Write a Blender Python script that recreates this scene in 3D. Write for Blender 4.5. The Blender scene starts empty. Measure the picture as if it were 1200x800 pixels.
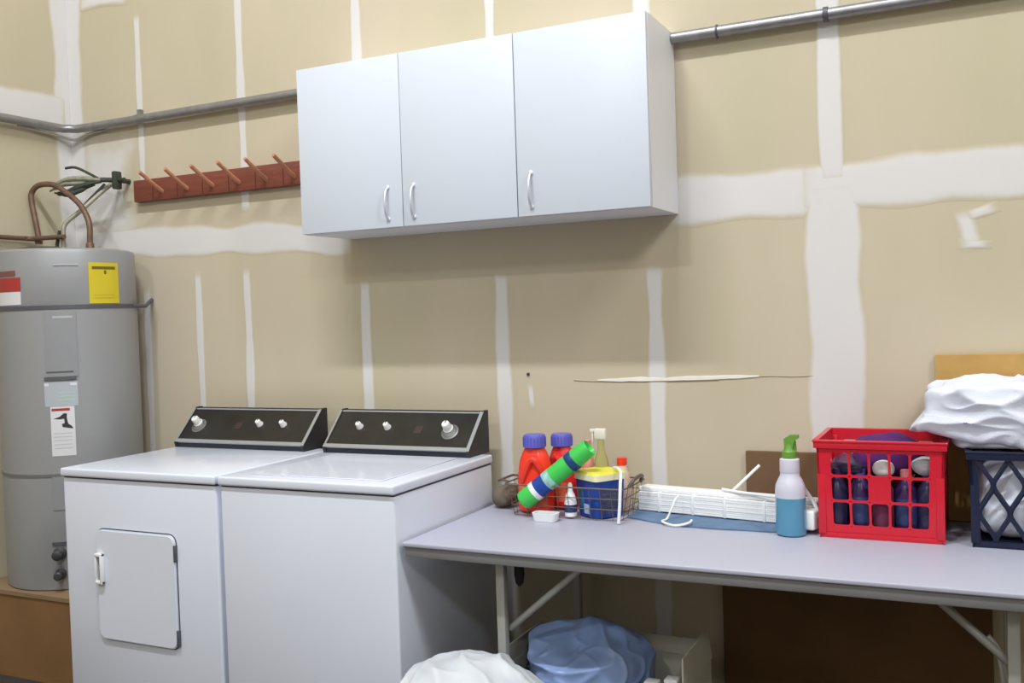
import bpy, bmesh, math, random
from mathutils import Vector, Matrix, noise
C = bpy.context.scene.collection
SC = bpy.context.scene
PI = math.pi
rnd = random.Random(5)

# ------------------------------------------------------------------ camera
cd = bpy.data.cameras.new('camera'); cam = bpy.data.objects.new('camera', cd); C.objects.link(cam)
cd.sensor_fit = 'HORIZONTAL'; cd.sensor_width = 36.0
cd.lens = 36.0 * 1145.0 / 1200.0; cd.clip_start = 0.05; cd.clip_end = 60
R_ = Vector((0.90039086, 0.43380658, -0.03328886)); U_ = Vector((0.0182709, 0.03874389, 0.99908212))
F_ = Vector((-0.43469814, 0.90017263, -0.02695861))
m = Matrix.Identity(4)
for i in range(3):
    m[i][0] = R_[i]; m[i][1] = U_[i]; m[i][2] = -F_[i]
m[0][3], m[1][3], m[2][3] = 1.61073, -3.28405, 1.42126
cam.matrix_world = m
SC.camera = cam

# ------------------------------------------------------------------ world, lamps, exposure
w = bpy.data.worlds.new('world'); SC.world = w; w.use_nodes = True
w.node_tree.nodes['Background'].inputs[0].default_value = (.80, .85, .95, 1)
w.node_tree.nodes['Background'].inputs[1].default_value = 0.10
SC.view_settings.view_transform = 'Standard'; SC.view_settings.look = 'None'
SC.view_settings.gamma = 1; SC.view_settings.exposure = -0.55; SC.view_settings.use_curve_mapping = False
def lamp(name, loc, sx, sy, power, col, target=None):
    l = bpy.data.lights.new(name, 'AREA'); l.shape = 'RECTANGLE'; l.size = sx; l.size_y = sy
    l.energy = power; l.color = col
    o = bpy.data.objects.new(name, l); C.objects.link(o); o.location = loc
    if target is not None:
        o.rotation_euler = (Vector(target) - Vector(loc)).to_track_quat('-Z', 'Y').to_euler()
    return o
LC = (.955, .98, 1.0)
# two ceiling strip lights of the garage (both behind the top of the frame)
lamp('ceiling_lamp_near', (.05, -2.70, 5.70), 1.9, 0.14, 320, LC)
lamp('ceiling_lamp_far', (0.0, -5.4, 4.70), 0.30, 0.14, 72, LC, (0, -.3, 1.2))
lamp('ceiling_lamp_right', (4.1, -2.7, 5.2), 0.4, 1.6, 150, LC, (0, -.8, .8))
lamp('ceiling_lamp_corner', (3.3, -5.9, 4.45), 0.4, 0.4, 75, LC, (0, -.3, 1.2))
# added cool fill lamp behind the camera to raise the ambient light; no opening there
lamp('cool_fill', (-.2, -7.1, 3.2), 4.2, 1.9, 24, (.86, .93, 1.0), (-.2, 0, 2.0))

# ------------------------------------------------------------------ materials
MATS = {}
def S(r, g, b):   # sRGB 0-255 to linear
    return tuple(((c/255)/12.92 if c/255 <= .04045 else (((c/255)+.055)/1.055)**2.4) for c in (r, g, b)) + (1,)
def mat(name, col, rough=.5, metal=0, var=.06, scale=8, bump=0, bscale=60, trans=0, alpha=1, spec=.5, sss=0, coat=0, ior=1.45, stretch=None):
    if name in MATS: return MATS[name]
    M = bpy.data.materials.new(name); M.use_nodes = True; nt = M.node_tree; b = nt.nodes['Principled BSDF']
    tc = nt.nodes.new('ShaderNodeTexCoord'); src = tc.outputs['Object']
    if stretch:
        mp = nt.nodes.new('ShaderNodeMapping'); mp.inputs['Scale'].default_value = stretch
        nt.links.new(src, mp.inputs[0]); src = mp.outputs[0]
    if var:
        n = nt.nodes.new('ShaderNodeTexNoise'); n.inputs['Scale'].default_value = scale; n.inputs['Detail'].default_value = 5
        nt.links.new(src, n.inputs['Vector'])
        r = nt.nodes.new('ShaderNodeValToRGB')
        r.color_ramp.elements[0].position = .3; r.color_ramp.elements[1].position = .7
        r.color_ramp.elements[0].color = tuple(c*(1-var) for c in col[:3]) + (1,)
        r.color_ramp.elements[1].color = tuple(min(1, c*(1+var)) for c in col[:3]) + (1,)
        nt.links.new(n.outputs[0], r.inputs[0]); nt.links.new(r.outputs[0], b.inputs['Base Color'])
    else: b.inputs['Base Color'].default_value = col
    b.inputs['Roughness'].default_value = rough; b.inputs['Metallic'].default_value = metal
    b.inputs['Specular IOR Level'].default_value = spec; b.inputs['IOR'].default_value = ior
    b.inputs['Transmission Weight'].default_value = trans; b.inputs['Alpha'].default_value = alpha
    b.inputs['Coat Weight'].default_value = coat
    if sss:
        b.inputs['Subsurface Weight'].default_value = sss; b.inputs['Subsurface Scale'].default_value = .01
    if bump:
        n2 = nt.nodes.new('ShaderNodeTexNoise'); n2.inputs['Scale'].default_value = bscale; n2.inputs['Detail'].default_value = 4
        nt.links.new(src, n2.inputs['Vector'])
        bp = nt.nodes.new('ShaderNodeBump'); bp.inputs['Strength'].default_value = bump; bp.inputs['Distance'].default_value = .004
        nt.links.new(n2.outputs[0], bp.inputs['Height']); nt.links.new(bp.outputs[0], b.inputs['Normal'])
    MATS[name] = M
    return M
TAN = S(206, 194, 164); MUD = S(212, 210, 210)
def drywall(name, tape):
    # paper face of drywall; the tape material fades into it by the vertex attribute "cover"
    M = bpy.data.materials.new(name); M.use_nodes = True; nt = M.node_tree; b = nt.nodes['Principled BSDF']; L = nt.links
    g = nt.nodes.new('ShaderNodeNewGeometry')
    mp = nt.nodes.new('ShaderNodeMapping'); mp.inputs['Scale'].default_value = (1, 1, .35)
    L.new(g.outputs['Position'], mp.inputs[0])
    n = nt.nodes.new('ShaderNodeTexNoise'); n.inputs['Scale'].default_value = 1.6; n.inputs['Detail'].default_value = 4
    L.new(mp.outputs[0], n.inputs['Vector'])
    r = nt.nodes.new('ShaderNodeValToRGB'); e = r.color_ramp.elements
    e[0].position = .34; e[1].position = .66
    e[0].color = S(188, 180, 155); e[1].color = S(199, 187, 167)
    L.new(n.outputs[0], r.inputs[0]); out = r.outputs[0]
    if tape:
        a = nt.nodes.new('ShaderNodeAttribute'); a.attribute_name = 'cover'
        n2 = nt.nodes.new('ShaderNodeTexNoise'); n2.inputs['Scale'].default_value = 14; n2.inputs['Detail'].default_value = 4
        L.new(g.outputs['Position'], n2.inputs['Vector'])
        ad = nt.nodes.new('ShaderNodeMath'); ad.operation = 'MULTIPLY_ADD'
        L.new(n2.outputs[0], ad.inputs[0]); ad.inputs[1].default_value = .55; L.new(a.outputs['Fac'], ad.inputs[2])
        rg = nt.nodes.new('ShaderNodeMapRange'); rg.inputs['From Min'].default_value = .30; rg.inputs['From Max'].default_value = 1.15
        rg.interpolation_type = 'SMOOTHSTEP'
        L.new(ad.outputs[0], rg.inputs['Value'])
        mx = nt.nodes.new('ShaderNodeMix'); mx.data_type = 'RGBA'
        L.new(rg.outputs[0], mx.inputs['Factor']); L.new(out, mx.inputs['A']); mx.inputs['B'].default_value = MUD
        out = mx.outputs['Result']
    L.new(out, b.inputs['Base Color']); b.inputs['Roughness'].default_value = .85; b.inputs['Specular IOR Level'].default_value = .2
    return M
M_dry = drywall('drywall_paper', False); M_tape = drywall('joint_compound', True)
white_enamel = mat('white_enamel', S(220, 226, 242), .28, var=.012, scale=3, coat=.3)
cab_white = mat('white_laminate', S(208, 216, 230), .38, var=.01, scale=2)
cab_side = mat('white_laminate_side', S(226, 228, 236), .45, var=.01, scale=2)
chrome = mat('brushed_nickel', S(214, 218, 226), .45, .6, var=.03)
steel = mat('galvanised_steel', S(150, 150, 154), .42, .75, var=.12, scale=30)
black_pl = mat('black_console', S(38, 36, 34), .32, var=.25, scale=12)
black_lip = mat('dark_blue_lip', S(30, 34, 44), .5, var=.05)
trimm = mat('silver_trim', S(170, 174, 176), .35, .5, var=.04)
knob_w = mat('pale_knob', S(228, 228, 226), .3, var=.02)
gap_m = mat('dark_gap', S(70, 72, 80), .8, var=0)
heater_m = mat('grey_enamel', S(158, 160, 164), .42, .25, var=.02, scale=2)
heater_d = mat('grey_enamel_panel', S(152, 154, 159), .42, .25, var=.02, scale=2)
strap_m = mat('dark_strap', S(96, 96, 104), .5, .4, var=.05)
yellow = mat('yellow_paper', S(208, 190, 44), .6, var=.02)
redp = mat('red_print', S(170, 56, 54), .6, var=.03)
whitep = mat('white_paper', S(216, 217, 222), .6, var=.02)
greyp = mat('grey_print', S(176, 182, 190), .6, var=.02)
inkm = mat('black_ink', S(54, 52, 58), .7, var=0)
olive = mat('olive_ink', S(110, 98, 20), .7, var=0)
copper = mat('old_copper', S(112, 88, 72), .5, .3, var=.2, scale=30)
flexm = mat('braided_flex', S(158, 154, 140), .5, .4, var=.15, scale=60)
darkpl = mat('dark_green_rubber', S(58, 62, 54), .6, var=.2, scale=40)
sage = mat('sage_insulation', S(142, 142, 124), .8, var=.25, scale=40)
redwood = mat('red_brown_wood', S(122, 66, 52), .5, var=.16, scale=10, stretch=(1, 4, 12))
pegwood = mat('peg_wood', S(186, 128, 98), .5, var=.1, scale=20)
ply = mat('plywood_brown', S(132, 98, 62), .8, var=.1, scale=5)
tan_board = mat('tan_board', S(186, 148, 86), .8, var=.1, scale=14)
card = mat('brown_cardboard', S(112, 86, 62), .85, var=.05, scale=4)
card_d = mat('dark_brown_cardboard', S(104, 76, 48), .85, var=.12, scale=5)
table_m = mat('grey_table_laminate', S(174, 176, 194), .42, var=.025, scale=3)
table_e = mat('grey_table_edge', S(120, 120, 122), .6, var=.03)
leg_m = mat('grey_steel_leg', S(168, 168, 164), .45, .3, var=.05)
conc = mat('concrete_floor', S(56, 53, 50), .8, var=.15, scale=3, bump=.2)
redpl = mat('red_plastic', S(204, 28, 50), .35, var=.03, coat=.2)
redpl2 = mat('orange_red_plastic', S(244, 58, 36), .3, var=.03, coat=.2)
navy = mat('navy_plastic', S(22, 30, 58), .4, var=.05)
violet = mat('violet_cap', S(92, 92, 188), .35, var=.04)
green = mat('green_plastic', S(66, 196, 84), .35, var=.04)
green2 = mat('leaf_green_plastic', S(104, 152, 62), .4, var=.04)
blue = mat('blue_label', S(28, 66, 156), .4, var=.08, scale=30)
blue_d = mat('navy_label', S(44, 58, 104), .45, var=.15, scale=40)
teal = mat('teal_label', S(60, 110, 150), .45, var=.1, scale=40)
ylid = mat('yellow_lid', S(232, 226, 70), .4, var=.03)
cream = mat('cream_rim', S(238, 236, 200), .4, var=.02)
whitepl = mat('white_plastic', S(236, 238, 242), .35, var=.01)
vinyl = mat('white_vinyl', S(240, 242, 244), .45, var=.02, scale=20)
bluecloth = mat('blue_grey_cloth', S(96, 122, 154), .9, var=.12, scale=25)
wire_m = mat('brown_wire', S(108, 96, 84), .5, .3, var=.1)
towel = mat('white_towel', S(216, 221, 236), .95, var=.012, scale=12, bump=.25, bscale=240, spec=.1)
purple = mat('purple_cloth', S(80, 30, 100), .85, var=.15, scale=16)
dpurple = mat('dark_purple_bottle', S(56, 34, 84), .3, var=.3, scale=14)
dnavy = mat('dark_navy_bottle', S(40, 38, 74), .3, var=.3, scale=14)
plum = mat('plum_cloth', S(96, 40, 70), .8, var=.25, scale=14)
frost = mat('frosted_plastic', S(206, 206, 222), .25, var=0, sss=.3)
bluefluid = mat('blue_liquid', S(84, 146, 180), .18, var=.02, coat=.4)
clearpl = mat('clear_yellow_plastic', S(226, 226, 170), .25, var=0, trans=.75, alpha=1)
bagw = mat('white_bag_film', S(200, 206, 214), .35, var=.02, sss=.2, scale=6)
bagb = mat('blue_bag_film', S(136, 160, 206), .35, var=.2, scale=9, alpha=.93)
boxw = mat('pale_carton', S(190, 186, 172), .8, var=.05)
ceilm = mat('ceiling_paint', S(205, 200, 190), .9, var=.03)
peach = mat('pink_plastic', S(232, 150, 150), .35, var=.03)

# ------------------------------------------------------------------ mesh helpers
class MB:
    """collects shapes in one bmesh; each face keeps the index of its material"""
    def __init__(s): s.bm = bmesh.new(); s.mi = 0
    def add(s, verts, faces, smooth=False, M=None):
        vs = [s.bm.verts.new(M @ Vector(v) if M else v) for v in verts]
        for f in faces:
            try:
                fc = s.bm.faces.new([vs[i] for i in f]); fc.material_index = s.mi; fc.smooth = smooth
            except ValueError: pass
        return s
    def box(s, x0, x1, y0, y1, z0, z1, bev=0, seg=2, M=None):
        t = bmesh.new()
        v = [t.verts.new((x, y, z)) for x in (x0, x1) for y in (y0, y1) for z in (z0, z1)]
        for f in ((0, 1, 3, 2), (4, 6, 7, 5), (0, 4, 5, 1), (2, 3, 7, 6), (0, 2, 6, 4), (1, 5, 7, 3)): t.faces.new([v[i] for i in f])
        if bev: bmesh.ops.bevel(t, geom=list(t.edges), offset=bev, segments=seg, affect='EDGES', profile=.5)
        bmesh.ops.recalc_face_normals(t, faces=t.faces)
        t.verts.index_update()
        s.add([tuple(q.co) for q in t.verts], [[q.index for q in f.verts] for f in t.faces], bool(bev), M)
        t.free(); return s
    def prism(s, pts, axis, a0, a1, smooth=False, M=None):
        """polygon pts in the plane normal to axis (0 x,1 y,2 z), extruded a0..a1"""
        def mk(p, a):
            return (a, p[0], p[1]) if axis == 0 else ((p[0], a, p[1]) if axis == 1 else (p[0], p[1], a))
        n = len(pts); v = [mk(p, a0) for p in pts] + [mk(p, a1) for p in pts]
        f = [list(range(n))[::-1], list(range(n, 2*n))] + [[i, (i+1) % n, n+(i+1) % n, n+i] for i in range(n)]
        return s.add(v, f, smooth, M)
    def lathe(s, prof, n=28, M=None, cx=0, cy=0, sx=1, sy=1, cap=True):
        v = []; f = []
        for (r, z) in prof:
            for k in range(n):
                a = 2*PI*k/n; v.append((cx+sx*r*math.cos(a), cy+sy*r*math.sin(a), z))
        for j in range(len(prof)-1):
            for k in range(n): f.append([j*n+k, j*n+(k+1) % n, (j+1)*n+(k+1) % n, (j+1)*n+k])
        if cap:
            f.append(list(range(n))[::-1]); f.append([(len(prof)-1)*n+k for k in range(n)])
        return s.add(v, f, True, M)
    def tube(s, pts, r, n=10, smoothpath=0, rr=None):
        P = [Vector(p) for p in pts]
        if smoothpath:
            Q = []
            for i in range(len(P)-1):
                p0 = P[max(i-1, 0)]; p1 = P[i]; p2 = P[i+1]; p3 = P[min(i+2, len(P)-1)]
                for k in range(smoothpath):
                    t = k/smoothpath
                    Q.append(.5*((2*p1)+(p2-p0)*t+(2*p0-5*p1+4*p2-p3)*t*t+(3*p1-p0-3*p2+p3)*t**3))
            Q.append(P[-1]); P = Q
        v = []; f = []; up = Vector((0, 0, 1)); prev = None
        for i, p in enumerate(P):
            d = (P[min(i+1, len(P)-1)]-P[max(i-1, 0)]).normalized()
            if prev is None:
                a = d.cross(up)
                if a.length < .1: a = d.cross(Vector((1, 0, 0)))
            else: a = prev - d*prev.dot(d)
            a.normalize(); prev = a; b = d.cross(a)
            q = rr[min(i, len(rr)-1)] if rr else r
            for k in range(n):
                t = 2*PI*k/n; v.append(tuple(p+a*q*math.cos(t)+b*q*math.sin(t)))
        for j in range(len(P)-1):
            for k in range(n): f.append([j*n+k, j*n+(k+1) % n, (j+1)*n+(k+1) % n, (j+1)*n+k])
        f.append(list(range(n))[::-1]); f.append([(len(P)-1)*n+k for k in range(n)])
        return s.add(v, f, True)
    def build(s, name, mats, parent=None, label=None, cat=None, group=None, kind=None):
        bmesh.ops.recalc_face_normals(s.bm, faces=s.bm.faces)
        me = bpy.data.meshes.new(name); s.bm.to_mesh(me); s.bm.free()
        for q in (mats if isinstance(mats, (list, tuple)) else [mats]): me.materials.append(q)
        o = bpy.data.objects.new(name, me); C.objects.link(o)
        if parent is not None:
            o.parent = parent; o.matrix_parent_inverse = Matrix.Translation(-Vector(parent.location))
        for k, v in (('label', label), ('category', cat), ('group', group), ('kind', kind)):
            if v: o[k] = v
        try: me.set_sharp_from_angle(angle=math.radians(38))
        except Exception: pass
        return o
def thing(name, label, cat, loc=(0, 0, 0), group=None):
    o = bpy.data.objects.new(name, None); C.objects.link(o); o.location = loc; o.empty_display_size = .05
    o['label'] = label; o['category'] = cat
    if group: o['group'] = group
    return o
def fix(parent, origin):  # children built in world coordinates under an empty at origin
    pass
def sub(mb, name, m, parent):   # sub-part whose parent is itself a mesh built in world coords
    o = mb.build(name, m); o.parent = parent
    r = parent; 
    return o

# ------------------------------------------------------------------ room
XL = -2.2445; XR = 4.6; YF = -7.2; ZC = 6.2
MB().box(XL-.1, XR+.1, YF-.1, .1, -.1, 0).build('floor', conc, kind='structure')
MB().box(XL-.1, XR+.1, YF-.1, .1, ZC, ZC+.1).build('ceiling', ceilm, kind='structure')
wb = MB().box(XL-.1, XR+.1, 0, .1, 0, ZC).build('wall_back', M_dry, kind='structure')
wl = MB().box(XL-.1, XL, YF, 0, 0, ZC).build('wall_left', M_dry, kind='structure')
MB().box(XR, XR+.1, YF, 0, 0, ZC).build('wall_right', M_dry, kind='structure')
MB().box(XL-.1, XR+.1, YF-.1, YF, 0, ZC).build('wall_front', M_dry, kind='structure')

def tape(parent, a, b, w, seed, wall='back', amp=.18, soft=.35, off=.0012, dens=.03, wvar=None):
    """skim of joint compound: line a->b in wall coordinates (u,z); w width; edges wander"""
    a = Vector(a); b = Vector(b); L = (b-a).length; d = (b-a)/L; nrm = Vector((-d[1], d[0]))
    n = max(6, int(L/dens)); cols = 9
    bm = bmesh.new(); lay = bm.verts.layers.float.new('cover'); grid = []
    for i in range(n+1):
        t = i/n; ww = w*(1+amp*noise.noise(Vector((seed*3.1, i*dens*5, 0)))*1.6)
        if wvar: ww *= wvar(t)
        c = a+(b-a)*t + nrm*(w*.14*noise.noise(Vector((seed*7.7, i*dens*3, 5))))
        row = []
        for j in range(cols):
            s = j/(cols-1)*2-1; ext = ww*.5*1.35
            p = c+nrm*(s*ext)
            e = max(0, min(1, (1-abs(s))/soft)); endf = min(1, min(t, 1-t)*L/max(.05, .7*w))
            cov = min(e, endf)
            q = off*min(1, cov*1.5)+.0003
            v = bm.verts.new((p[0], -q, p[1]) if wall == 'back' else (XL+q, p[0], p[1]))
            v[lay] = cov; row.append(v)
        grid.append(row)
    for i in range(n):
        for j in range(cols-1):
            f = bm.faces.new((grid[i][j], grid[i][j+1], grid[i+1][j+1], grid[i+1][j])); f.smooth = True
    bmesh.ops.recalc_face_normals(bm, faces=bm.faces)
    f0 = bm.faces[:][0]
    want = Vector((0, -1, 0)) if wall == 'back' else Vector((1, 0, 0))
    bm.faces.ensure_lookup_table(); bm.normal_update()
    if bm.faces[0].normal.dot(want) < 0: bmesh.ops.reverse_faces(bm, faces=bm.faces)
    me = bpy.data.meshes.new('joint_tape'); bm.to_mesh(me); bm.free(); me.materials.append(M_tape)
    o = bpy.data.objects.new('joint_tape', me); C.objects.link(o); o.parent = parent
    return o
tape(wb, (XL+.02, 1.83), (-.66, 1.752), .10, 1, amp=.2)
tape(wb, (.62, 1.797), (1.15, 1.80), .125, 2, amp=.15, off=.0016)
tape(wb, (1.05, 1.80), (4.4, 1.81), .125, 3, amp=.2, off=.0020)
sx = [(-1.80, 1.99, 2.84, .030), (-1.215, 1.9, 3.3, .036), (-.62, 1.8, 3.3, .038), (-.025, 1.8, 3.3, .038), (.565, 1.8, 3.4, .05),
      (-1.81, .7, 1.60, .032), (-1.50, .9, 1.66, .030), (-1.226, .85, 1.665, .036), (-.623, .85, 1.585, .042), (-.014, .2, 1.585, .050), (.583, .1, 1.585, .050),
      (1.79, 1.88, 3.3, .05), (1.79, .2, 1.72, .05), (2.4, .2, 3.3, .06)]
for i, (x, z0, z1, ww) in enumerate(sx): tape(wb, (x, z0), (x, z1), ww, 10+i, amp=.22, soft=.5)
tape(wb, (1.182, .1), (1.178, 1.86), .145, 40, amp=.12, off=.0022, soft=.25, wvar=lambda t: 1.15-.3*t)
tape(wb, (1.182, 1.80), (1.182, 3.4), .062, 42, amp=.12, off=.0025)
tape(wb, (-2.06, 1.74), (-2.04, 2.36), .34, 43, amp=.3, off=.0015, soft=.7, dens=.02)   # broad patch around the valve
tape(wb, (XL+.028, .1), (XL+.028, 4.6), .10, 45, amp=.15, off=.002, soft=.45)
tape(wb, (XL+.08, 2.93), (-1.85, 2.92), .05, 48, amp=.3, off=.003, soft=.9)
tape(wl, (-.04, .1), (-.04, 4.6), .075, 46, 'left', amp=.15, soft=.45)
tape(wl, (0, 2.43), (-6.5, 2.43), .115, 47, 'left', amp=.15, off=.002)
tape(wb, (1.59, 1.57), (1.56, 1.70), .050, 50, amp=.4, soft=.9, dens=.01)
tape(wb, (1.54, 1.595), (1.64, 1.585), .03, 51, amp=.5, soft=.9, dens=.01, off=.002)
tape(wb, (1.56, 1.67), (1.66, 1.70), .02, 52, amp=.5, soft=.9, dens=.01, off=.002)
tape(wb, (.092, 1.17), (.102, 1.065), .016, 53, amp=.5, soft=.8, dens=.01)
# ragged gouge with torn pale paper, and the hairline crack that continues it
mb = MB(); pts = []
N = 46
for i in range(N+1):
    t = i/N; x = .36+.575*t; z = 1.176+.014*t+.004*noise.noise(Vector((x*9, 3, 0)))
    h = (.0055+.003*noise.noise(Vector((x*22, 0, 1))))*min(1, 6*t+.15, 6*(1-t)+.15); pts.append((x, z-h, z+h))
vs = []; fs = []
for x, a, b in pts: vs += [(x, -.0035, a), (x, -.0035, b), (x, 0, a-.001), (x, 0, b+.001)]
for i in range(N):
    k = 4*i; fs += [[k, k+4, k+5, k+1], [k+2, k+6, k+4, k], [k+1, k+5, k+7, k+3]]
mb.add(vs, fs, True); mb.build('torn_paper', mat('torn_paper', S(232, 230, 226), .8), wb)
mb = MB(); mb.tube([(.27, -.0005, 1.178), (.36, -.0005, 1.174), (.6, -.002, 1.175), (.8, -.002, 1.180)], .0022, 6, 6)
mb.tube([(.86, -.0005, 1.186), (.97, -.0005, 1.191), (1.04, -.0005, 1.189), (1.12, -.0005, 1.192)], .0018, 6, 6)
mb.build('crack', mat('crack_brown', S(176, 166, 142), .9, var=.1), wb)
MB().lathe([(.006, 0), (.006, .004)], 12, Matrix.Translation((.088, 0, 1.20)) @ Matrix.Rotation(PI/2, 4, 'X')).build('nail_hole', inkm, wb)

# ------------------------------------------------------------------ steel pipe round the corner
mb = MB(); r = .019
mb.tube([(XL+.035, -6.6, 2.355), (XL+.035, -.14, 2.352), (XL+.045, -.085, 2.350), (XL+.085, -.045, 2.350), (XL+.16, -.034, 2.352), (-.684, -.032, 2.356)], r, 14)
mb.tube([(.678, -.032, 2.338), (4.5, -.032, 2.338)], r, 14)
p = mb.build('steel_pipe', steel, label='long grey steel pipe running round the corner above the peg rack and cabinets', cat='pipe')
cl = mat('pipe_coupling', S(92, 92, 98), .5, .4)
for x, rr_, ww in ((.83, .0225, .007), (1.172, .0235, .016)):
    MB().lathe([(rr_-.002, 0), (rr_, .001), (rr_, ww-.001), (rr_-.002, ww)], 18, Matrix.Translation((x, -.032, 2.338)) @ Matrix.Rotation(PI/2, 4, 'Y')).build('coupling', cl, p)
q = MB(); q.lathe([(.021, 0), (.021, .02)], 16, Matrix.Translation((-1.80, -.032, 2.354)) @ Matrix.Rotation(PI/2, 4, 'Y')); q.box(-1.80, -1.78, -.02, 0, 2.37, 2.40)
q.build('pipe_strap', steel, p)
MB().tube([(XL+.02, -.30, 2.335), (XL+.025, -.10, 2.318), (XL+.06, -.03, 2.305), (XL+.14, -.02, 2.325), (XL+.24, -.016, 2.335)], .0065, 8, 6).build(
    'grey_cable', mat('cable_grey', S(170, 166, 160), .6), label='thin pale cable sagging under the steel pipe in the corner', cat='cable')

# ------------------------------------------------------------------ peg rack
t = thing('peg_rack', 'red-brown wooden peg rack with slanting pegs left of the white cabinets', 'peg rack', (-1.29, -.02, 1.99))
mb = MB(); mb.box(-1.825, -.76, -.036, 0, 1.985, 2.082, .004); mb.build('back_board', redwood, t)
for k in range(7):
    x = -1.655+.1455*k
    MB().tube([(x+.004, -.030, 2.018), (x, -.07, 2.040), (x-.004, -.155, 2.092)], .0095, 10, rr=[.010, .0095, .0085]).build('peg', pegwood, t)
    MB().box(x-.055, x-.052, -.0375, -.034, 1.988, 2.079).build('dark_strip', mat('strip_brown', S(84, 40, 32), .7, var=0), t)  # thin dark upright strip on the board between pegs

# ------------------------------------------------------------------ white wall cabinets
def bow_handle(x, y, z0, z1):
    h = MB(); pts = []
    for i in range(13):
        a = i/12; pts.append((x, y-.022*math.sin(PI*a)**.55-.002, z0+.006+(z1-z0-.012)*a))
    h.tube(pts, .0045, 10)
    for z in (z0+.006, z1-.006): h.lathe([(.009, 0), (.008, .004), (.005, .006)], 14, Matrix.Translation((x, y, z)) @ Matrix.Rotation(PI/2, 4, 'X'))
    return h
def cabinet(x0, x1, doors, label):
    z0, z1 = 1.7479, 2.3611; yb = -.002; yf = -.293; th = .016
    t = thing('wall_cabinet', label, 'cabinet', ((x0+x1)/2, 0, z0))
    mb = MB()
    mb.box(x0, x0+th, yf, yb, z0, z1, .001, 1); mb.box(x1-th, x1, yf, yb, z0, z1, .001, 1)
    mb.box(x0+th, x1-th, yf, yb, z0, z0+th); mb.box(x0+th, x1-th, yf, yb, z1-th, z1)
    mb.box(x0+th, x1-th, -.012, yb, z0+.03, z1-th)
    mb.build('carcass', cab_side, t)
    for (a, b, hx) in doors:
        d = MB().box(a+.0012, b-.0012, -.3127, yf-.001, z0+.001, z1-.001, .0018, 2).build('door', cab_white, t)
        o = bow_handle(hx, -.3127, 1.772, 1.896).build('handle', chrome); o.parent = d; o.matrix_parent_inverse = Matrix.Translation(-Vector(t.location)).inverted() @ Matrix.Translation(-Vector(t.location))
    return t
cabinet(-.683, .2135, ((-.683, -.236, -.297), (-.236, .2135, -.190)), 'wide white wall cabinet with two doors and two handles side by side')
cabinet(.2145, .6764, ((.2145, .6764, .266),), 'narrower single-door white wall cabinet at right end beside the pipe')

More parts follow.
